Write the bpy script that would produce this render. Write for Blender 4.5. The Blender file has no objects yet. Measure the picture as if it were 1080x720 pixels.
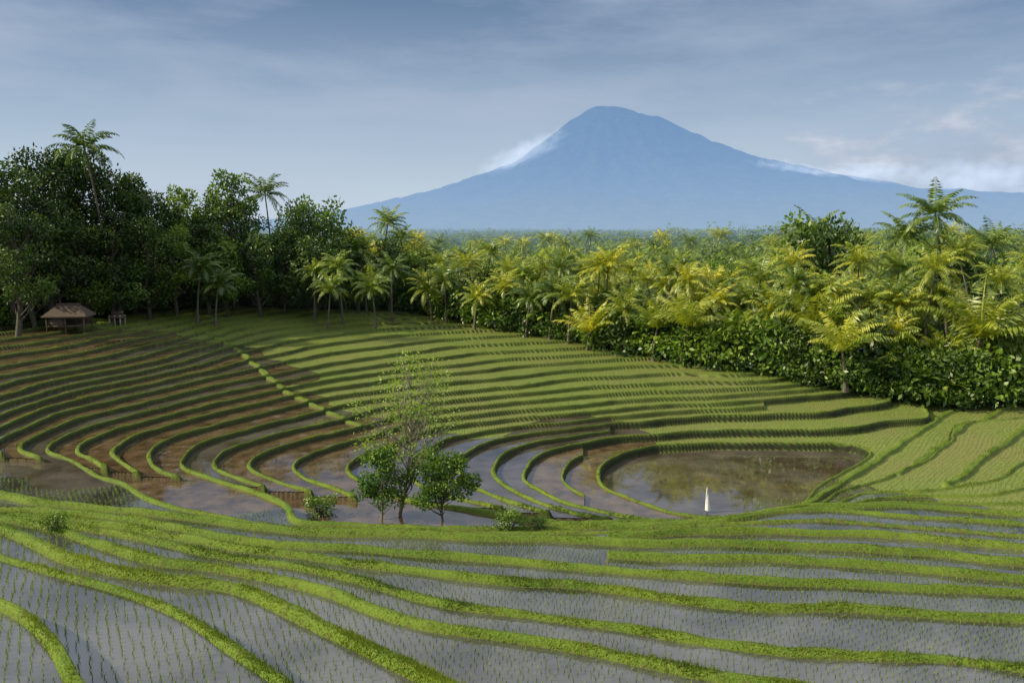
import bpy, numpy as np, math, random
rng=np.random.default_rng(7); random.seed(7)
scene=bpy.context.scene
coll=scene.collection
PITCH=math.atan(120/900)
cp,sp=math.cos(PITCH),math.sin(PITCH)
def ray(u,v):
    a=(np.asarray(u,float)-540)/900; b=(360-np.asarray(v,float))/900
    return a, cp+b*sp, -sp+b*cp
def unp(u,v,z):
    x,y,w=ray(u,v); t=z/w
    return x*t,y*t
def atdepth(u,v,y):
    a,b,c=ray(u,v); return float(a/b*y),float(c/b*y)
# ---------------------------------------------------------------- noise
def _h(i,j,s):
    n=np.sin(i*127.1+j*311.7+s*74.7)*43758.5453
    return n-np.floor(n)
def noise2(x,y,s=0):
    xi=np.floor(x);yi=np.floor(y);fx=x-xi;fy=y-yi
    fx=fx*fx*fx*(fx*(fx*6-15)+10);fy=fy*fy*fy*(fy*(fy*6-15)+10)
    a=_h(xi,yi,s);b=_h(xi+1,yi,s);c=_h(xi,yi+1,s);d=_h(xi+1,yi+1,s)
    return ((a*(1-fx)+b*fx)*(1-fy)+(c*(1-fx)+d*fx)*fy)*2-1
def sstep(a,b,x):
    t=np.clip((x-a)/(b-a),0,1); return t*t*(3-2*t)
# ---------------------------------------------------------------- contours (surveyed terrace edges)
C=[
(-9.5,[(-80,560),(0,574),(100,602),(220,657),(300,712),(330,745)]),
(-9.0,[(-80,600),(0,640),(60,690),(80,735)]),
(-10,[(-80,545),(20,560),(100,582),(250,618),(350,657),(450,715),(490,740)]),
(-10.5,[(60,558),(150,574),(300,612),(450,655),(600,680),(780,708),(900,728)]),
(-11,[(170,564),(300,592),(450,628),(650,652),(800,678),(1080,712)]),
(-11.5,[(-60,532),(0,545),(150,555),(280,577),(400,596),(620,612),(850,644),(1080,662)]),
(-12,[(-60,522),(0,533),(140,548),(300,572),(550,588),(700,601),(850,618),(1080,632)]),
(-12.5,[(130,543),(330,567),(550,573),(800,592),(1080,609)]),
(-13,[(-40,512),(0,517),(130,538),(330,562),(600,565),(800,577),(1080,592)]),
(-13.5,[(330,559),(600,561),(750,562),(850,565),(1080,579)]),
(-14,[(330,556),(500,559),(700,557),(850,552),(1080,566)]),
(-14.5,[(820,541),(880,539),(1080,554)]),
(-15,[(300,547),(500,554),(720,554),(850,534),(950,533),(1080,543)]),
(-15.5,[(1000,530),(1080,529),(1180,515)]),
(-16.1,[(930,524),(1000,520),(1080,512),(1180,490)]),
(-16.6,[(900,517),(960,515),(1040,505),(1080,485),(1160,450)]),
(-16.85,[(975,500),(1020,478),(1080,450),(1140,425)]),
(-17.1,[(925,500),(990,462),(1060,430)]),
(-17.25,[(830,540),(860,525),(912,496),(960,462),(1003,432)]),
(-17.5,[(634,500),(655,482),(700,470),(760,467),(870,468),(908,473),(893,492),(840,530),(760,545),(690,531),(634,500)]),
(-17.9,[(690,500),(740,485),(800,490),(850,490),(760,520),(820,515),(700,515)]),
(-17,[(690,550),(600,534),(548,510),(575,480),(650,462),(760,456),(860,455),(930,446),(985,431)]),
(-17.25,[(690,541),(610,518),(596,500),(625,478),(690,466)]),
(-16.5,[(640,551),(560,538),(490,503),(500,477),(560,459),(650,447),(760,440),(880,434),(950,423)]),
(-16,[(560,549),(470,534),(400,512),(380,484),(450,457),(540,441),(650,433),(760,426),(900,414)]),
(-16,[(620,553),(760,551)]),
(-15.5,[(400,541),(320,518),(275,490),(330,462),(420,440),(540,423),(650,417),(760,411),(850,405)]),
(-15,[(300,533),(220,505),(195,480),(260,455),(370,428),(480,412),(600,401),(720,394),(790,394)]),
(-14.5,[(230,528),(150,503),(115,475),(180,450),(300,420),(420,400),(540,387),(660,379)]),
(-14,[(170,524),(90,498),(55,475),(110,448),(250,411),(380,389),(500,373),(620,366)]),
(-13.5,[(100,514),(30,492),(0,470),(60,440),(200,402),(340,374),(450,360),(560,353)]),
(-13,[(-30,455),(60,420),(180,390),(300,362),(400,348),(500,343)]),
(-12.5,[(-30,430),(60,402),(180,376),(280,350),(380,337),(440,336)]),
(-12,[(-30,405),(60,385),(170,362),(260,340),(350,328)]),
(-11.5,[(-30,380),(60,366),(150,350),(240,332),(300,324)]),
(-11,[(-30,362),(50,352),(130,340),(200,327)]),
]
pts=[]
for z,pl in C:
    for (a,b),(c,d) in zip(pl[:-1],pl[1:]):
        n=max(1,int(math.hypot(c-a,d-b)/45))
        for i in range(n):
            t=i/n; u=a+(c-a)*t; v=b+(d-b)*t
            x,y=unp(u,v,z); pts.append((x,y,z))
    x,y=unp(pl[-1][0],pl[-1][1],z); pts.append((x,y,z))
pts+=[(0,6,-8),(-12,9,-8.4),(12,8,-9.0),(-25,18,-8.9),(30,15,-11),(-60,40,-11),(-75,80,-9.5),(55,38,-14.6),(72,72,-16.3),
      (-60,125,-9.5),(-20,145,-11),(20,135,-13.5),(60,115,-16),(90,120,-16)]
pts=np.array(pts); PS=40.0
def phi(r2): return 0.5*r2*np.log(r2+1e-9)
A=pts[:,:2]/PS; n=len(A)
K=phi(((A[:,None]-A[None])**2).sum(-1))+np.eye(n)*6e-4
Pm=np.c_[np.ones(n),A]
M=np.block([[K,Pm],[Pm.T,np.zeros((3,3))]])
W=np.linalg.solve(M,np.r_[pts[:,2],np.zeros(3)])
X0,X1,Y0,Y1,DG=-110,110,2,190,0.5
gx=np.arange(X0,X1+DG,DG); gy=np.arange(Y0,Y1+DG,DG)
G=np.zeros((len(gx),len(gy)))
for i,x in enumerate(gx):
    q=np.c_[np.full(len(gy),x),gy]/PS
    r2=((q[:,None]-A[None])**2).sum(-1)
    G[i]=phi(r2)@W[:n]+W[n]+q@W[n+1:]
def rbf(x,y):
    fx=np.clip((x-X0)/DG,0,len(gx)-1.001); fy=np.clip((y-Y0)/DG,0,len(gy)-1.001)
    i=fx.astype(int);j=fy.astype(int);fx=fx-i;fy=fy-j
    return (G[i,j]*(1-fx)+G[i+1,j]*fx)*(1-fy)+(G[i,j+1]*(1-fx)+G[i+1,j+1]*fx)*fy
GXg,GYg=np.gradient(G,DG); GM=np.hypot(GXg,GYg)
def gmag(x,y):
    fx=np.clip((x-X0)/DG,0,len(gx)-1.001); fy=np.clip((y-Y0)/DG,0,len(gy)-1.001)
    i=fx.astype(int);j=fy.astype(int);fx=fx-i;fy=fy-j
    return (GM[i,j]*(1-fx)+GM[i+1,j]*fx)*(1-fy)+(GM[i,j+1]*(1-fx)+GM[i+1,j+1]*fx)*fy
# jungle edge as distance over azimuth
E=[(-400,352,-9.8),(-120,350,-10),(0,347,-10.8),(60,342,-11),(110,340,-11),(180,325,-10.7),(250,322,-11),(340,322,-11.3),(420,326,-12),(500,341,-12.9),(560,352,-13.5),(640,368,-14.2),(720,384,-14.8),(790,394,-15.2),(850,404,-15.6),(900,412,-16),(960,420,-16.6),(1005,428,-17.1),(1080,422,-17.0),(1250,415,-17)]
ea=[];ed=[]
for u,v,z in E:
    x,y=unp(u,v,z); ea.append(math.atan2(x,y)); ed.append(math.hypot(x,y))
def edge(x,y): return np.interp(np.arctan2(x,y),ea,ed)
def warp(x,y):
    return x+0.75*noise2(x/13,y/13,7)+0.45*noise2(x/6,y/6,1)+0.08*noise2(x/1.9,y/1.9,2), y+0.75*noise2(x/13,y/13,8)+0.45*noise2(x/6,y/6,3)+0.08*noise2(x/1.9,y/1.9,4)
def seg_d(x,y,pl):
    best=np.full(x.shape,1e9)
    for (ax,ay),(bx,by) in zip(pl[:-1],pl[1:]):
        dx,dy=bx-ax,by-ay; t=np.clip(((x-ax)*dx+(y-ay)*dy)/(dx*dx+dy*dy),0,1)
        best=np.minimum(best,np.hypot(x-ax-t*dx,y-ay-t*dy))
    return best
CB=[(-17.25,[(1003,432),(955,463),(908,496),(860,525),(822,546)]),(-17.2,[(1063,426),(990,470),(948,503)]),(-17,[(1090,448),(1040,482),(1000,512)]),(-12.8,[(180,345),(250,368),(300,395),(380,415)])]
CBW=[]
for z,pl in CB: CBW.append([tuple(float(q) for q in unp(u,v,z)) for u,v in pl])
# field kinds: 0 mud, 1 green rice, 2 flooded seedlings
LB=[(100,620,-10,2),(400,650,-10.5,2),(900,690,-11,2),(300,570,-12,2),(700,620,-11.5,2),(1000,600,-12.7,2),(1000,555,-14,2),(850,570,-13.5,2),(60,540,-12,2),(0,525,-12.5,2),(200,545,-12.5,2),(450,560,-13,2),(650,556,-14.5,2),
(200,500,-15,0),(60,470,-14,0),(100,420,-13,0),(60,380,-11.8,0),(150,370,-12,0),(300,500,-16,0),(400,480,-16,0),(250,440,-14.5,0),(350,440,-15,0),(560,500,-17,0),(620,520,-17,0),(760,500,-18,0),(600,470,-17,0),(640,471,-17.2,0),(480,520,-16.5,0),(200,395,-13,0),(680,540,-17,0),
(300,345,-12.3,1),(400,365,-13.2,1),(220,335,-11.5,1),(450,395,-14.4,1),(550,420,-15.5,1),(650,400,-15,1),(760,430,-16,1),(860,425,-16,1),(700,440,-16.4,1),(930,445,-16.8,1),(800,456,-17.2,1),(880,456,-17.2,1),(720,456,-17,1),(1000,460,-16.9,1),(1060,490,-16.5,1),(930,520,-16.3,2),(560,380,-14,1),(1010,515,-16.4,1),(1060,440,-16.9,1),(500,435,-15.8,1),(420,420,-15,1)]
LW=np.array([(*[float(q) for q in unp(u,v,z)],k) for u,v,z,k in LB])
def label(x,y):
    xx=x+2*noise2(x/5,y/5,11); yy=y+2*noise2(x/5,y/5,12)
    best=np.full(x.shape,1e9); lab=np.zeros(x.shape)
    for a,b,k in LW:
        d=(xx-a)**2+((yy-b)**2); m=d<best; best[m]=d[m]; lab[m]=k
    return lab
def terrain(x,y):
    x=np.asarray(x,float);y=np.asarray(y,float)
    R=np.hypot(x,y); xw,yw=warp(x,y); z=np.clip(rbf(xw,yw),-17.95,-5); g=np.maximum(gmag(xw,yw),0.03)
    near=1-sstep(44,52,y+0.06*x)
    azn=np.arctan2(x,y)+0.01*noise2(x/12,y/12,77)
    th_=np.where(z<-17,0.085,0.10+0.30*_h(np.floor(z/0.5),0*x,21))
    S=np.where((near>0.5)|(azn>th_),0.5,0.25)
    S=np.where((near>0.5)&(z<-11.95)&(azn<0.12),1.0,S)
    base=np.floor(z/S)*S; up=base+S
    sl=(z-base)/g; su=(up-z)/g
    lv=_h(np.round(base*4),0*x,3)
    w=0.23+near*(0.02+0.22*lv)+0.07*noise2(x/3,y/3,5); r=0.18+0.10*(S>0.3)
    bh=0.17+near*(0.12*lv)+0.04*noise2(x/0.9,y/0.9,6)
    lu=_h(np.round(up*4),0*x,3); bhu=0.17+near*(0.12*lu)+0.04*noise2(x/0.9,y/0.9,6)
    b=1-sstep(w*0.5,w,sl); q=1-sstep(0,1,su/r)
    h=base+bh*b+ (S+bhu-bh*b)*q
    bund=np.maximum(1-sstep(w*0.75,w*1.05,sl),q)
    riser=np.where(su<r,1-sstep(r*0.85,r*1.1,su),0)*sstep(0.0,0.07,su)
    for pl in CBW:
        d=seg_d(x+0.2*noise2(x/3,y/3,8),y+0.2*noise2(x/3,y/3,9),pl)
        c=1-sstep(0.18,0.36,d); h=np.maximum(h,base+bh*c*1.4); bund=np.maximum(bund,c)
    dJ=R-edge(x,y)
    J=sstep(-0.6,1.0,dJ+0.8*noise2(x/2.5,y/2.5,14))
    near_h=h*(1-J)+z*J
    fz=-24+2.0*noise2(x/120,y/120,20)+0.8*noise2(x/35,y/35,21)
    fz=fz+6*np.exp(-((x-95)**2+(y-190)**2)/(2*45**2))+9*np.exp(-((x-230)**2+(y-420)**2)/(2*90**2))+16*np.exp(-((x-480)**2/(2*260**2)+(y-950)**2/(2*170**2)))
    fz=fz+12*np.exp(-((x+75)**2+(y-150)**2)/(2*36**2))
    fz=fz+np.where(R>1500,(R-1500)/9000*16,0)+np.clip((R-200)/900,0,1)*6*noise2(x/260,y/150,24)
    m=sstep(4,55,dJ)
    h=near_h*(1-m)+fz*m
    lab=label(x,y)
    return dict(h=h,base=base,bund=bund*(1-J),riser=riser*(1-J),J=J,lab=lab,z0=z,R=R,near=near)
def gz(x,y): return float(terrain(np.array([x]),np.array([y]))['h'][0])
# ---------------------------------------------------------------- mesh helpers
def mk_mesh(name,V,F,attrs=None,smooth=False,mats=()):
    me=bpy.data.meshes.new(name)
    V=np.ascontiguousarray(V,dtype=np.float32); F=np.ascontiguousarray(F,dtype=np.int32)
    me.vertices.add(len(V)); me.vertices.foreach_set('co',V.ravel())
    k=F.shape[1]; me.loops.add(F.size); me.loops.foreach_set('vertex_index',F.ravel())
    me.polygons.add(len(F)); me.polygons.foreach_set('loop_start',np.arange(0,F.size,k,dtype=np.int32))
    me.polygons.foreach_set('loop_total',np.full(len(F),k,dtype=np.int32))
    if smooth: me.polygons.foreach_set('use_smooth',np.ones(len(F),dtype=bool))
    for nme,a in (attrs or {}).items():
        at=me.attributes.new(nme,'FLOAT','POINT'); at.data.foreach_set('value',np.ascontiguousarray(a,dtype=np.float32))
    for m in mats: me.materials.append(m)
    me.update(calc_edges=True); return me
def mk_obj(name,me,parent=None,**kw):
    o=bpy.data.objects.new(name,me); coll.objects.link(o)
    if parent: o.parent=parent
    for k,v in kw.items(): o[k]=v
    return o
def joinparts(parts):
    Vs=[];Fs=[];off=0;T=[]
    for p in parts:
        V,F=p[0],p[1]; Vs.append(V); Fs.append(F+off); off+=len(V); T.append(p[2] if len(p)>2 else np.full(len(V),0.5))
    return np.concatenate(Vs),np.concatenate(Fs),np.concatenate(T)
def diamonds(Cn,D,Sd,L,Wd,tint):
    n=len(Cn); L=np.broadcast_to(L,(n,))[:,None]; Wd=np.broadcast_to(Wd,(n,))[:,None]
    V=np.empty((n,4,3)); V[:,0]=Cn; V[:,1]=Cn+D*L*0.45+Sd*Wd/2; V[:,2]=Cn+D*L; V[:,3]=Cn+D*L*0.45-Sd*Wd/2
    return V.reshape(-1,3),np.arange(n*4).reshape(n,4),np.repeat(np.broadcast_to(tint,(n,)),4)
def norm(a): return a/np.maximum(np.linalg.norm(a,axis=-1,keepdims=True),1e-9)
def tube(path,rad,sides=7):
    path=np.array(path,float); m=len(path); T=norm(np.gradient(path,axis=0))
    ref=np.array([0.31,0.95,0.05]); a=norm(np.cross(T,ref)); b=np.cross(T,a)
    an=np.linspace(0,2*np.pi,sides,endpoint=False)
    V=(path[:,None]+np.array(rad)[:,None,None]*(np.cos(an)[None,:,None]*a[:,None]+np.sin(an)[None,:,None]*b[:,None])).reshape(-1,3)
    F=[]
    for i in range(m-1):
        for j in range(sides):
            k=(j+1)%sides; F.append((i*sides+j,i*sides+k,(i+1)*sides+k,(i+1)*sides+j))
    return V,np.array(F)
def box(cx,cy,cz,sx,sy,sz):
    V=np.array([(x,y,z) for x in(-.5,.5) for y in(-.5,.5) for z in(-.5,.5)])*(sx,sy,sz)+(cx,cy,cz)
    F=np.array([(0,1,3,2),(4,6,7,5),(0,4,5,1),(2,3,7,6),(0,2,6,4),(1,5,7,3)])
    return V,F
# ---------------------------------------------------------------- materials
def mat(name):
    m=bpy.data.materials.new(name); m.use_nodes=True; nt=m.node_tree; nt.nodes.clear(); return m,nt
class NB:
    def __init__(s,nt): s.nt=nt
    def n(s,t,**kw):
        nd=s.nt.nodes.new(t)
        for k,v in kw.items(): setattr(nd,k,v)
        return nd
    def l(s,a,b): s.nt.links.new(a,b)
    def setin(s,sock,v):
        if isinstance(v,bpy.types.NodeSocket): s.l(v,sock)
        else: sock.default_value=v
    def math(s,op,a,b=0.0,clamp=False):
        nd=s.n('ShaderNodeMath',operation=op,use_clamp=clamp); s.setin(nd.inputs[0],a); s.setin(nd.inputs[1],b); return nd.outputs[0]
    def mix(s,f,a,b,bt='MIX'):
        nd=s.n('ShaderNodeMix',data_type='RGBA',blend_type=bt); s.setin(nd.inputs[0],f)
        for i,v in((6,a),(7,b)):
            s.setin(nd.inputs[i],v if isinstance(v,bpy.types.NodeSocket) else (*v,1))
        return nd.outputs[2]
    def attr(s,nme): return s.n('ShaderNodeAttribute',attribute_name=nme).outputs['Fac']
    def noise(s,vec,sc,det=3,ro=0.55):
        nd=s.n('ShaderNodeTexNoise'); nd.inputs['Scale'].default_value=sc; nd.inputs['Detail'].default_value=det; nd.inputs['Roughness'].default_value=ro
        if vec is not None: s.l(vec,nd.inputs['Vector'])
        return nd.outputs['Fac']
    def pos(s): return s.n('ShaderNodeNewGeometry').outputs['Position']
    def ramp(s,f,a,b):
        nd=s.n('ShaderNodeMapRange'); s.setin(nd.inputs[0],f); nd.inputs[1].default_value=a; nd.inputs[2].default_value=b; return nd.outputs[0]
def finish(nb,shader,haze=True,D=4600.0):  # aerial haze mixed into the material as emission, growing with distance from origin
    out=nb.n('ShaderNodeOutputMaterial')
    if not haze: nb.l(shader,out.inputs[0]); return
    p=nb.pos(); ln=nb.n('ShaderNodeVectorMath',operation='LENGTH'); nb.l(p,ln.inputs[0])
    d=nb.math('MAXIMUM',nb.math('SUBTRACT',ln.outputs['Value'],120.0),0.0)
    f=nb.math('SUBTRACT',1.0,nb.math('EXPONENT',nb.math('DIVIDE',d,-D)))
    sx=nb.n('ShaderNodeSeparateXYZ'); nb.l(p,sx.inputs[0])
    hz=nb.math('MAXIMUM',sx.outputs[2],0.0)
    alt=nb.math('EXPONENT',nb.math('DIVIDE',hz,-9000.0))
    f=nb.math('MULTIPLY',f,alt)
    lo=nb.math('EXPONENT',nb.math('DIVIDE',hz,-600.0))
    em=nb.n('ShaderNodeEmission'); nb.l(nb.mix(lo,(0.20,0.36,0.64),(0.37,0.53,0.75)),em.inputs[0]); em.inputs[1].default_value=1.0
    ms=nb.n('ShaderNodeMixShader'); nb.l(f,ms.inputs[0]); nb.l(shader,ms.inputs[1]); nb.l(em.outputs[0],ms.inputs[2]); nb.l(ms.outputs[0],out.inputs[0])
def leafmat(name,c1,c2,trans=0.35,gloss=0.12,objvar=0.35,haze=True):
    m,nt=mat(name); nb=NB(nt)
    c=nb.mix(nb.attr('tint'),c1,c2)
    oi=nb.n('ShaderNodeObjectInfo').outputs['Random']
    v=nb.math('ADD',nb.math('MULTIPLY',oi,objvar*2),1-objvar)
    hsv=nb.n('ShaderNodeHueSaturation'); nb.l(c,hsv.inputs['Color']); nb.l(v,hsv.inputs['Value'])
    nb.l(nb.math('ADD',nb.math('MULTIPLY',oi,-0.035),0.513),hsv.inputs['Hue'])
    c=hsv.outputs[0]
    d=nb.n('ShaderNodeBsdfDiffuse'); nb.l(c,d.inputs[0])
    t=nb.n('ShaderNodeBsdfTranslucent'); tc=nb.mix(0.5,c,(1.0,1.0,0.3),'MULTIPLY'); nb.l(tc,t.inputs[0])
    ms=nb.n('ShaderNodeMixShader'); ms.inputs[0].default_value=trans; nb.l(d.outputs[0],ms.inputs[1]); nb.l(t.outputs[0],ms.inputs[2])
    g=nb.n('ShaderNodeBsdfGlossy'); g.inputs['Roughness'].default_value=0.45; g.inputs[0].default_value=(0.6,0.6,0.55,1)
    m2=nb.n('ShaderNodeMixShader'); m2.inputs[0].default_value=gloss*0.5; nb.l(ms.outputs[0],m2.inputs[1]); nb.l(g.outputs[0],m2.inputs[2])
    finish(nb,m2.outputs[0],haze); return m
def plain(name,c1,c2,scale=6,rough=0.85,stretch=None):
    m,nt=mat(name); nb=NB(nt); tc=nb.n('ShaderNodeTexCoord').outputs['Object']
    if stretch:
        mp=nb.n('ShaderNodeMapping'); mp.inputs['Scale'].default_value=stretch; nb.l(tc,mp.inputs[0]); tc=mp.outputs[0]
    f=nb.noise(tc,scale,4); c=nb.mix(nb.ramp(f,0.3,0.7),c1,c2)
    p=nb.n('ShaderNodeBsdfPrincipled'); nb.l(c,p.inputs['Base Color']); p.inputs['Roughness'].default_value=rough
    b=nb.n('ShaderNodeBump'); b.inputs['Strength'].default_value=0.5; nb.l(f,b.inputs['Height']); nb.l(b.outputs[0],p.inputs['Normal'])
    finish(nb,p.outputs[0],False); return m
M_palm=leafmat('palm_leaf',(0.06,0.14,0.014),(0.32,0.42,0.035),0.42,0.25)
M_palmy=leafmat('young_palm_leaf',(0.20,0.30,0.02),(0.62,0.62,0.05),0.45,0.25,0.3)
M_dark=leafmat('shade_dark_leaf',(0.014,0.045,0.008),(0.11,0.19,0.02),0.32,0.12,0.5)  # shade of the left forest put into this darker leaf colour
M_mid=leafmat('broad_leaf',(0.02,0.07,0.010),(0.20,0.33,0.028),0.36,0.16,0.5)
M_far=leafmat('far_leaf',(0.03,0.09,0.012),(0.28,0.40,0.035),0.36,0.1,0.0)
M_fresh=leafmat('fresh_leaf',(0.05,0.13,0.015),(0.24,0.39,0.035),0.42,0.1,0.15)
M_light=leafmat('light_leaf',(0.20,0.32,0.03),(0.46,0.58,0.09),0.5,0.08,0.1)
M_ban=leafmat('banana_leaf',(0.12,0.22,0.02),(0.34,0.46,0.04),0.45,0.2,0.2)
M_grass=leafmat('grass_blade',(0.03,0.085,0.010),(0.30,0.37,0.03),0.45,0.05,0.0)
M_rice=leafmat('rice_blade',(0.13,0.23,0.04),(0.40,0.47,0.09),0.42,0.05,0.0)
M_bark=plain('bark',(0.07,0.055,0.04),(0.17,0.14,0.11),5)
M_barkl=plain('pale_bark',(0.14,0.12,0.09),(0.30,0.26,0.20),5)
M_barkd=plain('dark_bark',(0.05,0.04,0.03),(0.13,0.11,0.08),5)
M_thatch=plain('thatch',(0.05,0.036,0.028),(0.17,0.12,0.085),3,0.95,(9,9,2))
M_wood=plain('weathered_wood',(0.07,0.05,0.035),(0.16,0.12,0.085),4)
M_white=plain('white_cloth',(0.7,0.68,0.65),(0.85,0.84,0.8),4)
M_pale=plain('pale_wood',(0.35,0.3,0.22),(0.5,0.44,0.34),4)
# ground
m,nt=mat('terrace_ground'); nb=NB(nt); P=nb.pos()
n1=nb.noise(P,0.35,5); n2=nb.noise(P,3.0,5,0.65); n3=nb.noise(P,14,4,0.6); n0=nb.noise(P,0.12,3)
soil=nb.mix(nb.ramp(n2,0.3,0.7),(0.05,0.032,0.016),(0.15,0.10,0.05))
soil=nb.mix(nb.math('MULTIPLY',nb.ramp(n1,0.5,0.7),0.35),soil,(0.09,0.10,0.025))
gr=nb.mix(nb.ramp(n2,0.3,0.7),(0.13,0.19,0.035),(0.26,0.31,0.07))
gr=nb.mix(nb.ramp(n0,0.4,0.62),gr,(0.22,0.23,0.07))
gr=nb.mix(nb.math('MULTIPLY',nb.ramp(n3,0.55,0.75),0.5),gr,(0.11,0.085,0.045))
floor=nb.mix(nb.math('MULTIPLY',nb.attr('green'),0.9),soil,gr)
bc=nb.mix(nb.ramp(n3,0.3,0.7),(0.035,0.09,0.010),(0.16,0.23,0.02))
bc=nb.mix(nb.math('MULTIPLY',nb.ramp(n1,0.35,0.7),0.6),bc,(0.20,0.26,0.03))
bc=nb.mix(nb.math('MULTIPLY',nb.ramp(n2,0.55,0.68),0.6),bc,(0.085,0.06,0.025))
c=nb.mix(nb.attr('bund'),floor,bc)
rc=nb.mix(nb.ramp(n2,0.4,0.6),(0.022,0.015,0.009),(0.025,0.045,0.009))
c=nb.mix(nb.attr('riser'),c,rc)
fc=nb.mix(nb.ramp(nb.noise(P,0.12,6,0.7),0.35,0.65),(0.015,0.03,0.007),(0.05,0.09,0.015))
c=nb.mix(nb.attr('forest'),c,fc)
pr=nb.n('ShaderNodeBsdfPrincipled'); nb.l(c,pr.inputs['Base Color']); pr.inputs['Roughness'].default_value=0.8
nb.l(nb.math('MULTIPLY',nb.math('SUBTRACT',1.0,nb.attr('forest')),0.25),pr.inputs['Specular IOR Level'])
bp=nb.n('ShaderNodeBump'); bp.inputs['Strength'].default_value=0.7; bp.inputs['Distance'].default_value=0.06; nb.l(nb.math('ADD',n3,n2),bp.inputs['Height']); nb.l(bp.outputs[0],pr.inputs['Normal'])
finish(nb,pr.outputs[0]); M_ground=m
# water
m,nt=mat('paddy_water'); nb=NB(nt); P=nb.pos()
w1=nb.noise(P,0.35,5,0.6); c=nb.mix(nb.ramp(w1,0.38,0.62),(0.035,0.032,0.026),(0.115,0.11,0.10))
cm=nb.mix(nb.ramp(nb.noise(P,0.8,5,0.65),0.35,0.65),(0.06,0.037,0.018),(0.17,0.11,0.058))
c=nb.mix(nb.attr('mud'),c,cm)
pr=nb.n('ShaderNodeBsdfPrincipled'); nb.l(c,pr.inputs['Base Color']); pr.inputs['IOR'].default_value=2.25
rr=nb.math('ADD',nb.math('MULTIPLY',nb.ramp(nb.noise(P,0.9,5,0.7),0.5,0.7),nb.math('MULTIPLY',nb.attr('mud'),0.35)),0.015)
nb.l(rr,pr.inputs['Roughness'])
bp=nb.n('ShaderNodeBump'); bp.inputs['Strength'].default_value=0.06; bp.inputs['Distance'].default_value=0.02; nb.l(nb.noise(P,2.5,3),bp.inputs['Height']); nb.l(bp.outputs[0],pr.inputs['Normal'])
finish(nb,pr.outputs[0],False); M_water=m
# ---------------------------------------------------------------- ground sheet
D2=math.radians
ang=np.concatenate([np.linspace(D2(-72),D2(-36),60,endpoint=False),np.linspace(D2(-36),D2(36),1100),np.linspace(D2(36),D2(72),61)[1:]])
rad=np.concatenate([np.exp(np.arange(math.log(7),math.log(45),0.0034)),np.exp(np.arange(math.log(45.1),math.log(135),0.0018)),np.exp(np.arange(math.log(135.5),math.log(40000),0.035))])
AA,RR=np.meshgrid(ang,rad); gxv=(RR*np.sin(AA)).ravel(); gyv=(RR*np.cos(AA)).ravel()
T=terrain(gxv,gyv)
nr,na=len(rad),len(ang)
idx=np.arange(nr*na).reshape(nr,na)
F=np.stack([idx[:-1,:-1],idx[:-1,1:],idx[1:,1:],idx[1:,:-1]],-1).reshape(-1,4)[:,::-1]
V=np.c_[gxv,gyv,T['h']]
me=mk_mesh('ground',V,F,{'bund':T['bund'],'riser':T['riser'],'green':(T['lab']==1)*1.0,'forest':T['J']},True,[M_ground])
mk_obj('ground',me,kind='structure',label='stepped rice terraces of mud and grass bunds on hillside',category='ground')
wet=(T['J']<0.05)&((T['lab']!=1)|(T['base']<-17.9))&(T['R']<180)
Fb=T['base'][F]; ok=wet[F].all(1)&(np.ptp(Fb,axis=1)<1e-4)
Fw=F[ok]; used,inv=np.unique(Fw,return_inverse=True)
Vw=np.c_[gxv[used],gyv[used],T['base'][used]+0.045]
mud=np.where(T['base'][used]<-17.9,0.4,(T['lab'][used]==0)*np.where(_h(T['base'][used]*4,0*used,9)<0.4,0.35,1.0))
me=mk_mesh('water',Vw,inv.reshape(-1,4),{'mud':mud},True,[M_water])
mk_obj('water',me,kind='structure',label='shallow muddy water flooding the rice paddies',category='water')
# ---------------------------------------------------------------- seedlings & grass
def blades(x,y,z,n,hgt,wid,lean,tlo,thi):
    N=len(x); x=np.repeat(x,n);y=np.repeat(y,n);z=np.repeat(z,n);M_=N*n
    hgt=np.repeat(np.broadcast_to(hgt,(N,)),n)*rng.uniform(.6,1.2,M_); wid=np.repeat(np.broadcast_to(wid,(N,)),n)
    a=rng.uniform(0,2*np.pi,M_); l=rng.uniform(0.1,1,M_)*lean
    d=norm(np.c_[np.cos(a)*l,np.sin(a)*l,np.ones(M_)])
    b=rng.uniform(0,2*np.pi,M_); s=np.c_[np.cos(b),np.sin(b),np.zeros(M_)]
    c=np.c_[x,y,z]
    V=np.empty((M_,3,3)); V[:,0]=c-s*wid[:,None]/2; V[:,1]=c+s*wid[:,None]/2; V[:,2]=c+d*hgt[:,None]
    return V.reshape(-1,3),np.arange(M_*3).reshape(-1,3),np.repeat(rng.uniform(tlo,thi,M_),3)
def lattice(x0,x1,y0,y1,sp,rot):
    a=np.arange(x0,x1,sp);b=np.arange(y0,y1,sp); X,Y=np.meshgrid(a,b); X=X.ravel();Y=Y.ravel()
    c,s=math.cos(rot),math.sin(rot); cx,cy=(x0+x1)/2,(y0+y1)/2
    xr=cx+(X-cx)*c-(Y-cy)*s; yr=cy+(X-cx)*s+(Y-cy)*c
    xr+=0.6*noise2(xr/9,yr/9,31); yr+=0.6*noise2(xr/9,yr/9,32)
    m=(np.abs(xr)<0.72*yr+3)&(yr>9); return xr[m],yr[m]
x,y=lattice(-50,50,-10,75,0.22,0.5)
t=terrain(x,y); m=(t['lab']==2)&(t['bund']<0.05)&(t['J']<.05)&(t['R']<62)&(rng.random(len(x))<0.93-0.35*(t['R']>36))
x,y=x[m]+rng.normal(0,.02,m.sum()),y[m]+rng.normal(0,.02,m.sum()); dd=np.hypot(x,y)
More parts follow.
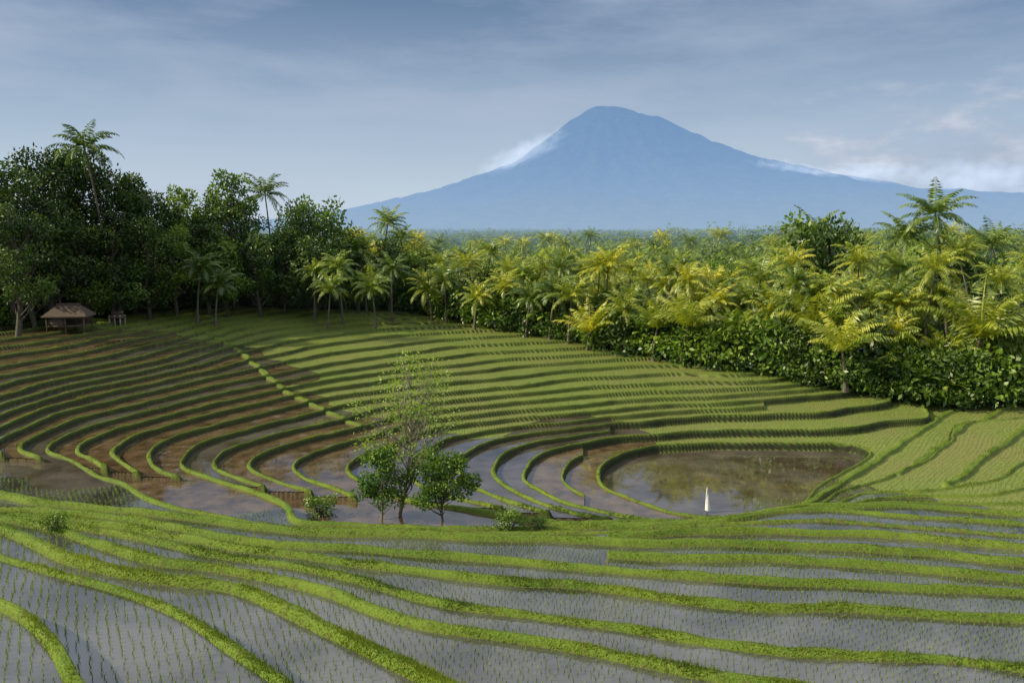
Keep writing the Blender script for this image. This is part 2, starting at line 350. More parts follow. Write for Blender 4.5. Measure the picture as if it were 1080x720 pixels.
me=mk_mesh('rice_seedlings',*(lambda r:(r[0],r[1],{'tint':r[2]}))(blades(x,y,t['base'][m]+.03,6,0.18*(1+.25*noise2(x/3,y/3,51)),0.008+0.00033*dd,0.55,0.0,0.9)),mats=[M_rice])
mk_obj('rice_seedlings',me,kind='stuff',label='young green rice seedlings planted in rows in water',category='rice plants')
x,y=lattice(-90,90,20,150,0.30,0.9)
t=terrain(x,y); m=(t['lab']==1)&(t['bund']<0.05)&(t['J']<.1)&(t['base']>-17.9)
x,y=x[m],y[m]; dd=np.hypot(x,y)
r=blades(x+rng.normal(0,.03,len(x)),y+rng.normal(0,.03,len(x)),t['base'][m],4,0.12+0.0002*dd,0.02+0.0005*dd,0.7,0.0,1)
mk_obj('rice_crop',mk_mesh('rice_crop',r[0],r[1],{'tint':np.clip(r[2]*0.6+0.4*np.repeat(np.repeat(0.5+0.5*noise2(x/6,y/6,40),4),3),0,1)},mats=[M_rice]),kind='stuff',label='dense green rice crop on the terraces',category='rice plants')
N=1500000
R=np.exp(rng.uniform(math.log(9),math.log(130),N)); a=rng.uniform(D2(-38),D2(38),N); x=R*np.sin(a);y=R*np.cos(a)
t=terrain(x,y); m=(t['bund']>0.55)&(t['J']<0.6)&~((t['riser']>0.3)&(rng.random(N)<np.where(t['near']>.5,0.6,0.94)))
m&=rng.random(N)<np.clip(0.7+0.9*noise2(x/1.3,y/1.3,44),0.10,1)
x,y,R=x[m],y[m],R[m]; tn=0.5+0.4*noise2(x/4,y/4,45)+0.35*noise2(x/.8,y/.8,47); crest=np.where((t['near'][m]>.5)&(t['base'][m]<-11.9),0.6,1.0)
r=blades(x,y,t['h'][m]-.02,1,crest*(0.12+0.0003*R)*(0.9+0.7*noise2(x/.9,y/.9,46)),0.012+0.0005*R,0.8,0,1)
mk_obj('bund_grass',mk_mesh('bund_grass',r[0],r[1],{'tint':np.clip(0.4*r[2]+0.6*np.repeat(tn,3),0,1)},mats=[M_grass]),kind='stuff',label='bright green grass growing on the terrace bunds',category='grass')
# ---------------------------------------------------------------- plants
def palm_crown(rs,nf=20,L=4.2,young=False,center=(0,0,0)):
    parts=[]
    for i in range(nf):
        ph=i*2.399+rs.uniform(-.2,.2); f=i/nf
        e0=(1.4-1.75*f**1.1 if not young else 1.45-0.9*f)+rs.uniform(-.15,.15); l=L*rs.uniform(.8,1.1); dr=(1.5 if not young else 1.2)*rs.uniform(.75,1.25)
        ns=9; t=np.linspace(0,1,ns); el=e0-dr*t**1.5
        step=l/(ns-1); hx=np.r_[0,np.cumsum(np.cos(el[:-1])*step)]; hz=np.r_[0,np.cumsum(np.sin(el[:-1])*step)]
        hd=np.array([math.cos(ph),math.sin(ph),0]); sd=np.array([-math.sin(ph),math.cos(ph),0])
        path=hx[:,None]*hd+hz[:,None]*np.array([0,0,1])+np.array(center)
        tint=rs.uniform(0.0,0.9)*(0.6 if f>0.85 else 1)
        w=0.09*(1-t*0.85); Vr=np.concatenate([path-sd*w[:,None]/2,path+sd*w[:,None]/2]); Fr=np.array([(k,k+1,ns+k+1,ns+k) for k in range(ns-1)])
        parts.append((Vr,Fr,np.full(len(Vr),0.9)))
        nl=22; tl=np.linspace(0.12,0.99,nl)
        pc=np.stack([np.interp(tl,t,path[:,k]) for k in range(3)],-1)
        ee=np.interp(tl,t,el); fw=np.cos(ee)[:,None]*hd+np.sin(ee)[:,None]*np.array([0,0,1])
        for sg in(-1,1):
            dn=rs.uniform(0.3,0.95,nl)
            d=norm(sd*sg*0.75+fw*0.6-np.array([0,0,1])*dn[:,None]+rs.normal(0,.06,(nl,3)))
            ll=0.21*L*np.sin(np.pi*(0.16+0.8*tl))**0.7
            parts.append(diamonds(pc,d,norm(fw+rs.normal(0,.1,(nl,3))),ll,0.14,np.clip(tint+rs.uniform(-.15,.15,nl),0,1)))
    return joinparts(parts)
def make_palm_mesh(seed,H,L,young=False,m=None):
    rs=np.random.default_rng(seed)
    lean=rs.uniform(-.14,.14,2)*H; tt=np.linspace(0,1,9)
    path=np.c_[lean[0]*tt**1.8,lean[1]*tt**1.6,H*tt]
    V,F=tube(path,0.14*(1-0.45*tt)+0.12*np.exp(-tt*12),8)
    tr=mk_mesh('palm_trunk',V,F,smooth=True,mats=[M_bark])
    V,F,tn=palm_crown(rs,24 if not young else 16,L,young,path[-1])
    cr=mk_mesh('palm_crown',V,F,{'tint':tn},mats=[m or M_palm]); return tr,cr,H+L*0.5
def leafcluster(rs,cen,rad,n,size,tint,flat=0.75):
    v=norm(rs.normal(0,1,(n,3))); rr=rad*rs.uniform(0.45,1.05,n)**0.6
    p=cen+v*rr[:,None]*np.array([1,1,flat])
    d=norm(v*0.6+rs.normal(0,.6,(n,3))+np.array([0,0,-.15])); s=norm(np.cross(d,v+rs.normal(0,.5,(n,3))))
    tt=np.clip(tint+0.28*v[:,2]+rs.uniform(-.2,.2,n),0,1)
    return diamonds(p,d,s,size*rs.uniform(.6,1.3,n),size*0.55,tt)
def make_tree_mesh(seed,H,Rc,nc,nl,ls,m,bark,c0=0.35,sparse=1.0,tr_r=0.02,fork=False,lean=None):
    rs=np.random.default_rng(seed); wood=[];leaf=[]
    tt=np.linspace(0,1,7); top=np.array([rs.uniform(-.05,.05)*H,rs.uniform(-.05,.05)*H,H*0.78])
    if lean: top[0]=lean*H
    path=top*tt[:,None]+np.c_[np.sin(tt*5+seed)*0.015*H,np.cos(tt*4+seed)*0.015*H,tt*0]-np.array([0,0,0.15])
    wood.append(tube(path,H*tr_r*(1-0.75*tt),8))
    if fork:
        for sx_ in(-1,1):
            t5=np.linspace(0,1,5); b0=path[1]; e0=np.array([top[0]*.6+sx_*Rc*.55,sx_*.3,H*.72]); wood.append(tube(b0+(e0-b0)*t5[:,None]+np.c_[0*t5,0*t5,-.5*np.sin(t5*3.1)],H*tr_r*.65*(1-.75*t5),6))
    for i in range(nc):
        f=rs.uniform(0,1); zc=H*(c0+(0.93-c0)*f); prof=math.sin(math.pi*(0.18+0.72*f))**0.8
        a=i*2.399+rs.uniform(-.5,.5); rr=Rc*prof*rs.uniform(0.35,0.95)
        cen=np.array([math.cos(a)*rr+top[0]*f,math.sin(a)*rr+top[1]*f,zc]); cr=Rc*rs.uniform(0.24,0.42)*sparse
        ts=np.clip((zc/H-0.22)/0.78,0.15,0.9); b=np.array([np.interp(ts,tt,path[:,k]) for k in range(3)])
        mid=(b+cen)/2+np.array([0,0,-0.03*H])
        w0=H*tr_r*0.35
        wood.append(tube([b,mid,cen],[w0,w0*.6,w0*.2],5))
        if fork:
            for _k in range(3):
                e_=cen+rs.normal(0,cr*.6,3); wood.append(tube([mid,(mid+e_)/2+rs.normal(0,.05,3),e_],[w0*.5,w0*.35,w0*.15],4))
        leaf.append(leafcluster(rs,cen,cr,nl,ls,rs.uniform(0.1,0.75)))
    V,F,_=joinparts(wood); tr=mk_mesh('tree_trunk',V,F,smooth=True,mats=[bark])
    V,F,tn=joinparts(leaf); cr=mk_mesh('tree_crown',V,F,{'tint':tn},mats=[m]); return tr,cr,H
def make_bush_mesh(seed,H,m,ls=0.34,n=24,nl=55):
    rs=np.random.default_rng(seed); wood=[];leaf=[]
    for i in range(n):
        a=i*2.399; f=(i+.5)/n; zc=H*rs.uniform(0.12,0.85); rr=H*0.75*math.sqrt(f)*(1.05-0.6*zc/H)
        cen=np.array([math.cos(a)*rr,math.sin(a)*rr,zc])
        if i%3==0: wood.append(tube([(0.1*math.cos(a),0.1*math.sin(a),-.1),cen*0.6,cen],[0.06,0.04,0.015],5))
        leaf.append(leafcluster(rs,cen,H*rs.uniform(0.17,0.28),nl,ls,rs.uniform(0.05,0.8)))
    V,F,_=joinparts(wood); tr=mk_mesh('bush_stem',V,F,smooth=True,mats=[M_barkd])
    V,F,tn=joinparts(leaf); cr=mk_mesh('bush_foliage',V,F,{'tint':tn},mats=[m]); return tr,cr,H
def make_banana(seed,H):
    rs=np.random.default_rng(seed); parts=[]
    tr=mk_mesh('banana_stem',*tube([(0,0,-.1),(0.03,0,H*0.25),(0,0.03,H*0.5)],[.16,.12,.07],8),smooth=True,mats=[M_ban])
    for i in range(10):
        ph=i*2.399; e0=1.45-0.09*i+rs.uniform(-.1,.1); l=H*0.55*rs.uniform(.8,1.1); ns=8;t=np.linspace(0,1,ns); el=e0-1.9*t**1.6
        hx=np.r_[0,np.cumsum(np.cos(el[:-1]))]*l/(ns-1); hz=np.r_[0,np.cumsum(np.sin(el[:-1]))]*l/(ns-1)
        hd=np.array([math.cos(ph),math.sin(ph),0]); sd=np.array([-math.sin(ph),math.cos(ph),0])
        path=hx[:,None]*hd+hz[:,None]*np.array([0,0,1])+np.array([0,0,H*.48])
        w=0.42*np.sin(np.pi*np.clip(0.04+t*0.97,0,1))**0.6
        Vv=np.concatenate([path-sd*w[:,None]+np.array([0,0,-.08]),path,path+sd*w[:,None]+np.array([0,0,-.08])])
        Fr=np.array([(r_*ns+k,r_*ns+k+1,(r_+1)*ns+k+1,(r_+1)*ns+k) for r_ in(0,1) for k in range(ns-1)])
        parts.append((Vv,Fr,np.full(len(Vv),rs.uniform(.1,1))))
    V,F,tn=joinparts(parts); return tr,mk_mesh('banana_leaves',V,F,{'tint':tn},mats=[M_ban]),H
HS=[(4,3.1),(5.5,3.6),(7,3.1),(8.5,3.6),(10,3.2),(12,3.5),(14.5,3.6)]
PALM=[make_palm_mesh(100+i,h,l) for i,(h,l) in enumerate(HS)]+[make_palm_mesh(110+i,h,l) for i,(h,l) in enumerate(HS[:5])]
PALMY=[make_palm_mesh(120+i,h,l,False,M_palmy) for i,(h,l) in enumerate(HS)]
YOUNG=[make_palm_mesh(140+i,h,l,True,M_palmy) for i,(h,l) in enumerate([(0.8,3.7),(1.8,3.9),(3.0,3.8)])]
TALL=[make_palm_mesh(160+i,h,l,False,M_palm) for i,(h,l) in enumerate([(18,4.0),(15,3.9)])]
TALLD=[make_palm_mesh(170,18,4.0,False,M_dark)]
def nearest(vs,h): return min(vs,key=lambda v:abs(v[2]-h)+random.random()*0.5)
TDARK=[make_tree_mesh(200+i,h,r,36,150,0.44,M_dark,M_barkd,c) for i,(h,r,c) in enumerate([(18,4.6,.28),(16,5.4,.25),(20,4.0,.3),(14,5,.2)])]
TMID=[make_tree_mesh(220+i,h,r,30,130,0.38,M_mid,M_barkd,c) for i,(h,r,c) in enumerate([(10,3.4,.22),(9,3.8,.2),(12,3.2,.25),(14,3.6,.3)])]
BUSH=[make_bush_mesh(240+i,h,M_mid) for i,h in enumerate([3,3.6,2.6,3.2])]+[make_bush_mesh(247,3.2,M_fresh,0.4)]
BUSHD=[make_bush_mesh(250+i,h,M_dark) for i,h in enumerate([3,3.8])]
BAN=[make_banana(260+i,h) for i,h in enumerate([3.6,4.4])]
cnt={}
def place(kind,var,x,y,height,label,category,group=None,parts=('trunk','crown'),z=None,widen=1.0,rot=None):
    tr,cr,H=var; s=height/H; z=gz(x,y)-0.05 if z is None else z
    e=bpy.data.objects.new(kind,None); coll.objects.link(e); e.location=(x,y,z); e.rotation_euler=(0,0,random.uniform(0,6.28) if rot is None else rot); e.scale=(s*widen,s*widen,s); e.empty_display_size=0.5
    e['label']=label; e['category']=category
    if group: e['group']=group
    for nme,md in zip(parts,(tr,cr)):
        o=bpy.data.objects.new(nme,md); coll.objects.link(o); o.parent=e
    cnt[kind]=cnt.get(kind,0)+1
    return e
def placepx(kind,var,u,v,y,label,category,group=None,parts=('trunk','crown'),widen=None):
    x,zt=atdepth(u,v,y); g=gz(x,y); h=max(zt-g,1.0)
    if isinstance(var,list): var=nearest(var,h)
    w=widen if widen else max(0.75,min(1.6,(var[2]/h)**0.6)) 
    return place(kind,var,x,y,h,label,category,group,parts,widen=w)
GP='coconut palms along the terrace edge'; GB='broadleaf trees of the jungle'; GU='leafy bushes at the jungle edge'
LP='coconut palm with sunlit arching fronds rising above the jungle'
LT='broadleaf tree in dense shaded jungle'
LM='leafy green tree among the coconut palms'
LU='dense leafy bush at the edge of the terraces'
for i,(u,v,y) in enumerate([(5,165,92),(38,152,100),(66,146,104),(95,158,104),(132,178,108),(158,198,112),(188,193,116),(213,218,118),(10,210,86),(50,205,94),(118,215,100),(150,228,104),(30,245,92),(85,235,98),(215,230,112),(180,236,108),(-50,180,92)]):
    placepx('broadleaf_tree',(TMID if (u>140 and i%3==0) else TDARK)[i%4],u,v,y,LT,'tree',GB)
for i,(u,v,y) in enumerate([(240,176,118),(262,208,122),(312,212,124),(338,205,122),(356,236,122),(226,203,122),(298,238,118),(330,250,116),(270,242,114),(375,250,122),(235,250,112),(120,275,100),(410,248,124),(440,262,124)]):
    placepx('broadleaf_tree',TMID[(i+2)%4],u,v,y,'tall leafy green tree at the edge of the hill',"tree",GB)
placepx('coconut_palm',TALLD,108,138,100,'tall shade-toned coconut palm towering over the jungle','palm tree',GP,widen=1.0)
placepx('coconut_palm',TALL,286,188,124,'tall coconut palm above the hillside trees','palm tree',GP,widen=1.0)
for i,(u,v,y) in enumerate([(398,222,128),(428,240,130),(385,250,122),(448,262,126),(360,268,112),(205,268,104),(225,285,104),(412,270,116),(60,262,94),(330,275,112),(470,280,116),(345,290,108),(395,288,110)]):
    placepx('coconut_palm',PALM,u,v,y,LP,'palm tree',GP,widen=1.0)
for i,(u,v,y,k) in enumerate([(510,255,122,0),(545,272,116,1),(580,270,112,1),(618,274,108,0),(655,262,124,0),(690,283,104,1),(730,278,106,1),(765,283,98,1),(800,273,110,0),(845,286,90,1),(905,258,92,1),(945,266,96,0),(980,264,86,1),(1012,204,104,0),(935,230,108,0),(1058,280,84,1),(1040,250,100,1),(870,262,110,0),(480,276,118,1),(530,288,108,1),(600,296,100,1),(895,342,82,2),(720,318,92,2),(580,292,102,0),(820,312,92,1),(1030,315,86,2),(960,300,86,0),(1075,240,110,0),(660,310,94,1),(885,228,112,0),(455,290,114,1),(640,292,104,1),(555,300,104,0),(790,305,94,1),(740,306,95,1),(1000,296,86,1),(925,296,88,0),(500,300,108,1),(690,325,94,2),(620,330,99,2),(870,312,88,2),(780,335,91,2),(670,272,112,1),(710,268,112,0),(830,262,100,1),(1070,262,95,1),(600,262,116,1),(495,268,120,1)]):
    var=(PALM,PALMY,YOUNG)[k]
    placepx('coconut_palm',var,u,v,y+(3 if k<2 else 0),('young yellow-green coconut palm with upright fronds' if k==2 else LP),'palm tree',GP,widen=1.0)
for u,v,y in [(865,222,116),(880,232,112),(850,245,118),(1020,262,108),(985,245,116),(610,290,118),(760,272,112),(520,278,124)]:
    placepx('broadleaf_tree',TMID[int(u)%4],u,v,y,LM,'tree',GB)
def polar_edge(u,off):
    a=math.atan2(u-540,900*1.0); x=math.sin(a);y=math.cos(a); d=float(np.interp(a,ea,ed))+off; return x*d,y*d
k=0
while k<225:
    u=random.uniform(380,1150); off=4+190*random.random()**1.9; x,y=polar_edge(u,off)
    if off<35 and random.random()<0.3:
        place('coconut_palm',random.choice(YOUNG),x,y,random.uniform(4,6.5),'young yellow-green coconut palm with upright fronds','palm tree',GP,widen=random.uniform(.8,1.0)); k+=1; continue
    h=random.uniform(6.5,11.0)+0.06*off
    vs=PALMY if random.random()<0.5 else PALM
    v=nearest(vs,h+random.uniform(-1,1)); place('coconut_palm',v,x,y,h,LP,'palm tree',GP,widen=random.uniform(.8,1.05)); k+=1
for k in range(130):
    u=random.uniform(400,1160); off=2.5+170*random.random()**1.8; x,y=polar_edge(u,off)
    place('broadleaf_tree',random.choice(TMID),x,y,random.uniform(3.5,6.8)+0.03*off,LM,'tree',GB,widen=1.35)
for k in range(50):
    u=random.uniform(-80,430); off=4+45*random.random(); x,y=polar_edge(u,off)
    place('broadleaf_tree',random.choice(TDARK if u<160 else TMID),x,y,random.uniform(7,11),LT,'tree',GB,widen=1.25)
for k in range(290):
    u=-90+1230*(k+random.random())/290; off=random.uniform(0.8,2.4)+(2.8 if k%3==1 else 0)
    if 20<u<150: off+=8
    x,y=polar_edge(u,off)
    hh=random.uniform(2.2,4.2)*(0.8 if 150<u<430 else 1.0)*(1.3 if u>440 else 1)+(1.5 if k%3==1 else 0)
    if u>440 and random.random()<.25: hh*=0.6
    place('bush',random.choice(BUSHD if ((u<150 and random.random()<.7) or random.random()<.2) else BUSH),x,y,hh,LU,'bush',GU,('stem','foliage'))
for k in range(60):
    u=random.choice([random.uniform(430,760),random.uniform(640,1100)]); x,y=polar_edge(u,random.uniform(-0.2,2.0))
    place('banana_plant',random.choice(BAN),x,y,random.uniform(2.6,4.8),'banana plant with broad bright green leaves','banana plant','banana plants at the jungle edge',('stem','leaves'))
# far forest
parts=[]
N=12500
R=np.exp(rng.uniform(math.log(170),math.log(8500),N)); a=rng.uniform(D2(-40),D2(40),N)
x=R*np.sin(a);y=R*np.cos(a); h=terrain(x,y)['h']; tl_=0.5+0.5*noise2(x/60,y/60,90)
rs=rng
for i in range(N):
    g=max(R[i]/1200,0.5); H=rs.uniform(6,12)*(1.6 if rs.random()<.18 else 1); palm=rs.random()<0.6 and R[i]<1500
    c0=np.array([x[i],y[i],h[i]+H*0.8]); tn=0.55*rs.uniform(0.0,1.0)+0.45*tl_[i]
    if palm:
        nf=16; ph=rs.uniform(0,6.28)+np.arange(nf)*2.399; e0=rs.uniform(-.3,1.1,nf); c0=c0+np.array([0,0,1.2])
        d=np.c_[np.cos(ph)*np.cos(e0),np.sin(ph)*np.cos(e0),np.sin(e0)]; s=norm(np.cross(d,[0,0,1.]))
        d2=norm(d*np.array([1,1,.2])-np.array([0,0,.55])); l=2.1
        parts.append(diamonds(np.repeat(c0[None],nf,0),d,s,l*1.3,0.6,np.clip(tn+.35+rs.uniform(-.2,.2,nf),0,1)))
        parts.append(diamonds(c0+d*l*0.9,d2,s,l,0.55,np.clip(tn+.35+rs.uniform(-.2,.2,nf),0,1)))
    else:
        nl=110 if R[i]<350 else (55 if R[i]<800 else 18); v=norm(rs.normal(0,1,(nl,3))); rr=3.6*max(g,1)**0.8
        ls=0.9 if R[i]<350 else (1.4 if R[i]<800 else 2.2*g**0.6)
        p=c0+v*np.array([rr,rr,H*0.32])*rs.uniform(.6,1.1,(nl,1))-np.array([0,0,H*.15])
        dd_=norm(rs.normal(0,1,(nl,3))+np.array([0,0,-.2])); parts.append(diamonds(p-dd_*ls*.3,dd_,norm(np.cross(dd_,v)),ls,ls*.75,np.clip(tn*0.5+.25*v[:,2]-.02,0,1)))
V,F,tn=joinparts(parts)
mk_obj('distant_forest',mk_mesh('distant_forest',V,F,{'tint':tn},mats=[M_far]),kind='stuff',label='hazy forest of palms and trees covering the lowland',category='forest')
# ---------------------------------------------------------------- mid trees by the pond
LIGHT=make_tree_mesh(301,9.3,2.8,50,58,0.17,M_light,M_barkl,0.32,0.85,0.012,True,0.10)
SM1=make_tree_mesh(302,4.2,1.5,26,120,0.2,M_fresh,M_barkl,0.3,1.05,0.018)
SM2=make_tree_mesh(303,4.4,1.8,34,130,0.2,M_fresh,M_barkd,0.2,1.0,0.018)
SB=make_bush_mesh(304,1.6,M_mid,0.16,22,50)
def atpx(u,v):
    dx,dy,dz=[float(q) for q in ray(u,v)]
    ts=np.linspace(12,150,2500); X=dx*ts;Y=dy*ts;Z=dz*ts; hh=terrain(X,Y)['h']; k=np.argmax(Z<hh); return X[k],Y[k],hh[k]
for var,u,v,vt,lab,kd,cat,pr_ in [(LIGHT,422,545,368,'slender leaning tree with sparse feathery light green leaves','slender_tree','tree',('trunk','crown')),
    (SM1,402,549,472,'small bushy green tree on the terrace edge','small_tree','tree',('trunk','crown')),
    (SM2,467,550,470,'small dense green tree on the terrace edge','small_tree','tree',('trunk','crown')),
    (SB,338,545,517,'small leafy bush on a grassy bund','bush','bush',('stem','foliage')),
    (SB,538,556,532,'small dark bush on a grassy bund','bush','bush',('stem','foliage')),
    (SB,568,556,544,'small dark bush on a grassy bund','bush','bush',('stem','foliage')),
    (SB,58,556,535,'dark low bush beside a paddy','bush','bush',('stem','foliage'))]:
    x,y,z=atpx(u,v); _,zt=atdepth(u,vt,y)
    e=place(kd,var,x,y,max(zt-z,0.7),lab,cat,None,pr_,z=z-.05,widen=1.0,rot=(0.0 if kd=='slender_tree' else None))
# ---------------------------------------------------------------- scarecrow banner
x,y,z=atpx(746,541)
e=mk_obj('scarecrow_banner',None,label='white cloth scarecrow banner hanging on a pole in the paddy',category='scarecrow'); e.location=(x,y,z)
mk_obj('pole',mk_mesh('pole',*tube([(0,0,-.2),(0,0,0.9),(-.08,0,1.75)],[.025,.02,.012],6),smooth=True,mats=[M_wood]),e)
tt=np.linspace(0,1,10); V,F=tube(np.c_[-0.07+0.10*tt,0*tt,1.72-1.5*tt],0.015+0.17*tt,14)
V+=np.c_[0*V[:,0],0.03*np.sin(np.arctan2(V[:,1],V[:,0])*5),0*V[:,0]]
mk_obj('cloth',mk_mesh('cloth',V,F,smooth=True,mats=[M_white]),e)
# ---------------------------------------------------------------- huts
def hut(u,v,w,dp,post,roofh,label,name,pm,rot=0.15,ov=0.5):
    x,yy,z=atpx(u,v)
    e=mk_obj(name,None,label=label,category='hut'); e.location=(x,yy,z); e.rotation_euler=(0,0,rot)
    a,b=w/2+ov,dp/2+ov; rl=w*0.30; zz=post-0.2
    V=np.array([(-a,-b,zz),(a,-b,zz),(a,b,zz),(-a,b,zz),(-rl,0,post+roofh),(rl,0,post+roofh),
        (-a,-b,zz-.12),(a,-b,zz-.12),(a,b,zz-.12),(-a,b,zz-.12),(-rl,0,post+roofh-.2),(rl,0,post+roofh-.2)])
    F4=[(0,1,5,4),(2,3,4,5),(7,6,10,11),(9,8,11,10),(0,6,7,1),(1,7,8,2),(2,8,9,3),(3,9,6,0)]
    F3=[(1,2,5),(3,0,4),(8,7,11),(6,9,10)]
    me=bpy.data.meshes.new('roof'); me.from_pydata(V.tolist(),[],F4+F3); me.materials.append(M_thatch); mk_obj('roof',me,e)
    mk_obj('ridge',mk_mesh('ridge',*tube([(-rl-.15,0,post+roofh+.03),(0,0,post+roofh+.05),(rl+.15,0,post+roofh+.03)],[.09,.1,.09],8),mats=[M_thatch],smooth=True),e)
    for px in(-w/2,0,w/2):
        for py in(-dp/2,dp/2):
            mk_obj('post',mk_mesh('post',*box(px,py,post/2-.2,.12,.12,post+.35),mats=[pm]),e)
    mk_obj('platform',mk_mesh('platform',*box(0,0,.45,w-.2,dp-.2,.12),mats=[M_wood]),e)
    mk_obj('back_wall',mk_mesh('back_wall',*box(0,dp/2-.12,1.1,w-.2,.06,1.1),mats=[M_wood]),e)
    mk_obj('front_wall',mk_mesh('front_wall',*box(-w/4,-dp/2+.12,.85,w/2-.25,.06,.7),mats=[M_wood]),e)
    return e
hut(74,347,3.7,2.6,1.7,0.95,'old wooden field hut with hipped thatched roof','field_hut',M_wood,.15,.4)
hut(124,343,1.3,1.0,1.2,0.12,'small open shelter with pale posts beside the hut','field_shelter',M_pale,-.1,0.12)
# ---------------------------------------------------------------- mountain
prL=([0,133,467,800,1200,1800,2333,2933,3600,4800,6500],[1665,1650,1475,1210,920,700,520,385,225,70,-60])
prR=([0,200,733,933,1400,2000,2500,3267,4333,5933,7500,11000],[1665,1640,1515,1425,1220,1015,885,725,525,430,300,-60])
mx,my=1267.0,12000.0
gx_=np.linspace(-9000,12500,430); gy_=np.linspace(-6500,5000,200); X,Y=np.meshgrid(gx_,gy_); X=X.ravel();Y=Y.ravel()
th=np.arctan2(Y,X); r_=np.hypot(X,Y)
wv=(1+np.cos(th))/2
hL=np.interp(r_,*prL); hR=np.interp(r_*(1+0.35*np.abs(np.sin(th))),*prR); hh=hL*(1-wv)+hR*wv
rd=np.abs(noise2(th*5+3+noise2(X/1500,Y/1500,61)*.8,r_/4000,60)); rd2=np.abs(noise2(th*14+noise2(X/600,Y/600,64),r_/1800,62))
amp=np.clip(r_/1500,0,1)*np.clip(hh/500,0,1)
hh=hh-amp*(130*(1-rd)**3+80*(1-rd2)**2)*np.clip(np.abs(np.sin(th))*1.4-.1,0,1)+amp*25*noise2(X/260,Y/260,63)+18*noise2(X/120,Y/120,65)*np.clip(hh/300,0,1)
edgef=np.maximum(sstep(3500,6400,-Y),np.maximum(sstep(7000,8900,-X),sstep(9500,12400,X)))
hh=hh*(1-edgef)-80*edgef
ii=np.arange(430*200).reshape(200,430); F=np.stack([ii[:-1,:-1],ii[:-1,1:],ii[1:,1:],ii[1:,:-1]],-1).reshape(-1,4)
m,nt=mat('forested_mountain'); nb=NB(nt); P=nb.pos(); mp=nb.n('ShaderNodeMapping'); mp.inputs['Scale'].default_value=(.001,.001,.001); nb.l(P,mp.inputs[0])
c=nb.mix(nb.ramp(nb.noise(mp.outputs[0],9,8,0.7),0.35,0.65),(0.012,0.03,0.015),(0.10,0.13,0.06))
d=nb.n('ShaderNodeBsdfDiffuse'); nb.l(c,d.inputs[0]); bp=nb.n('ShaderNodeBump'); bp.inputs['Distance'].default_value=60; bp.inputs['Strength'].default_value=0.6; nb.l(nb.noise(mp.outputs[0],14,6,0.65),bp.inputs['Height']); nb.l(bp.outputs[0],d.inputs['Normal'])
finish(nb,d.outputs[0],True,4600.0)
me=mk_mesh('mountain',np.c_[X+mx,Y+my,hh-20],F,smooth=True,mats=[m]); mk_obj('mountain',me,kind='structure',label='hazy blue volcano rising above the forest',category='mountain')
m,nt=mat('cloud_vapour'); nb=NB(nt); tc=nb.n('ShaderNodeTexCoord').outputs['Object']
ln=nb.n('ShaderNodeVectorMath',operation='LENGTH'); nb.l(tc,ln.inputs[0])
fall=nb.ramp(ln.outputs['Value'],1.0,0.1)
mp=nb.n('ShaderNodeMapping'); mp.inputs['Scale'].default_value=(2.4,1.5,1.0); nb.l(tc,mp.inputs[0])
dn=nb.math('MULTIPLY',nb.math('MAXIMUM',nb.math('SUBTRACT',nb.math('ADD',nb.noise(mp.outputs[0],1.8,6,0.65),nb.math('MULTIPLY',fall,0.42)),0.60),0.0),0.0045)
pv=nb.n('ShaderNodeVolumePrincipled'); pv.inputs['Color'].default_value=(.9,.93,1,1); nb.l(dn,pv.inputs['Density']); 
pv.inputs['Emission Color'].default_value=(0.46,0.58,0.78,1); nb.l(nb.math('MULTIPLY',dn,0.6),pv.inputs['Emission Strength'])  # emission gives the wisps a glow of their own on top of scattering
o_=nb.n('ShaderNodeOutputMaterial'); nb.l(pv.outputs[0],o_.inputs['Volume']); M_cloud=m
import bmesh
bm=bmesh.new(); bmesh.ops.create_icosphere(bm,subdivisions=3,radius=1); cme=bpy.data.meshes.new('cloud'); bm.to_mesh(cme); bm.free(); cme.materials.append(M_cloud)
for u,v,y,sx_,sz_,rt in [(548,165,11200,800,220,-0.45),(838,182,10800,700,170,0.15),(915,183,11000,800,210,0.0),(1030,190,11000,1300,380,0.0)]:
    x,z=atdepth(u,v,y); o=bpy.data.objects.new('cloud',cme); coll.objects.link(o); o.location=(x,y,z); o.scale=(sx_,400,sz_); o.rotation_euler=(0,rt,0)
    o['kind']='structure'; o['label']='thin white cloud wisp on the mountain flank'; o['category']='cloud'
# ---------------------------------------------------------------- light
sund=np.array([-0.92,-0.16]); el=D2(33); az=math.atan2(sund[0],sund[1])
w=bpy.data.worlds.new('World'); scene.world=w; w.use_nodes=True; nt=w.node_tree; nt.nodes.clear(); nb=NB(nt)
sky=nb.n('ShaderNodeTexSky',sky_type='NISHITA',sun_disc=False); sky.sun_elevation=el; sky.sun_rotation=az; sky.air_density=1.0; sky.dust_density=0.6; sky.ozone_density=2.0
tc=nb.n('ShaderNodeTexCoord').outputs['Generated']; sx=nb.n('ShaderNodeSeparateXYZ'); nb.l(tc,sx.inputs[0])
mp=nb.n('ShaderNodeMapping'); mp.inputs['Scale'].default_value=(1.3,1.3,6); mp.inputs['Rotation'].default_value=(0.0,0.15,0); nb.l(tc,mp.inputs[0])
cl=nb.noise(mp.outputs[0],2.0,8,0.6)
gz_=nb.math('POWER',nb.ramp(sx.outputs[2],0.0,0.27),0.95)
veil=nb.mix(gz_,(5.5,6.6,8.0),(0.75,1.45,2.75))
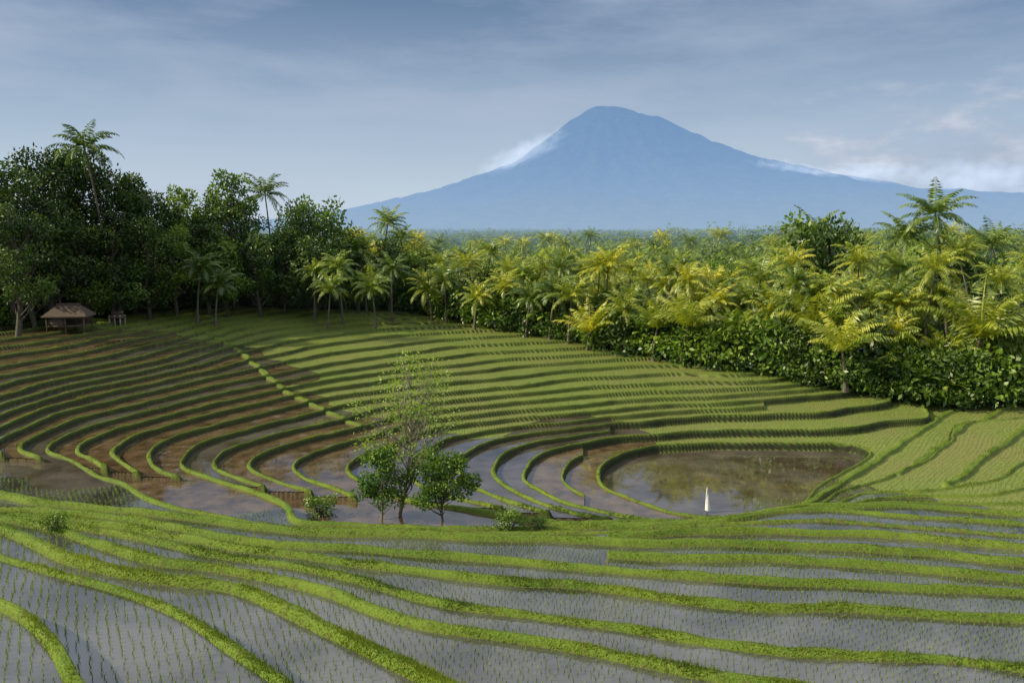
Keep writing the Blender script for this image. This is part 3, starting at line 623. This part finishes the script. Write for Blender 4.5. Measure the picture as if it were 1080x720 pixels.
veil=nb.mix(nb.ramp(sx.outputs[2],0.26,0.42),veil,(6.2,6.7,7.4))  # unseen sky above the frame brightened to reflect in paddies and add fill
c=nb.mix(0.8,sky.outputs[0],veil)
cf=nb.math('MULTIPLY',nb.ramp(cl,0.42,0.72),0.6)
c=nb.mix(cf,c,(4.4,5.1,6.3))
mp2=nb.n('ShaderNodeMapping'); mp2.inputs['Scale'].default_value=(5,5,14); nb.l(tc,mp2.inputs[0]); cu=nb.noise(mp2.outputs[0],2.6,8,0.6)
ds=nb.n('ShaderNodeVectorMath',operation='DISTANCE'); mp3=nb.n('ShaderNodeMapping'); mp3.inputs['Scale'].default_value=(1,1,3.0); nb.l(tc,mp3.inputs[0]); nb.l(mp3.outputs[0],ds.inputs[0]); ds.inputs[1].default_value=(0.50,0.86,0.17)
mk=nb.ramp(ds.outputs['Value'],0.36,0.02)
cm=nb.ramp(nb.math('ADD',cu,nb.math('MULTIPLY',mk,0.42)),0.60,0.84)
cm=nb.math('MULTIPLY',cm,nb.ramp(mk,0.0,0.4))
c=nb.mix(nb.math('MULTIPLY',cm,0.85),c,nb.mix(nb.ramp(cu,.4,.7),(3.2,3.9,5.2),(5.8,6.2,7.0)))
bg=nb.n('ShaderNodeBackground'); nb.l(c,bg.inputs[0]); bg.inputs[1].default_value=0.11
o=nb.n('ShaderNodeOutputWorld'); nb.l(bg.outputs[0],o.inputs[0])
ld=bpy.data.lights.new('sun','SUN'); ld.energy=5.0; ld.angle=D2(0.5); ld.color=(1,0.91,0.64)
lo=bpy.data.objects.new('sun',ld); coll.objects.link(lo)
from mathutils import Vector
dv=Vector((sund[0]*math.cos(el),sund[1]*math.cos(el),math.sin(el)*math.hypot(*sund)))
lo.rotation_euler=dv.to_track_quat('Z','Y').to_euler()
cam=bpy.data.cameras.new('camera'); cam.lens=30; cam.sensor_width=36; cam.clip_end=100000; cam.clip_start=0.1
co=bpy.data.objects.new('camera',cam); coll.objects.link(co); co.rotation_euler=(math.pi/2-PITCH,0,0); scene.camera=co
scene.view_settings.view_transform='Standard'; scene.view_settings.look='None'; scene.view_settings.exposure=0
print(cnt)
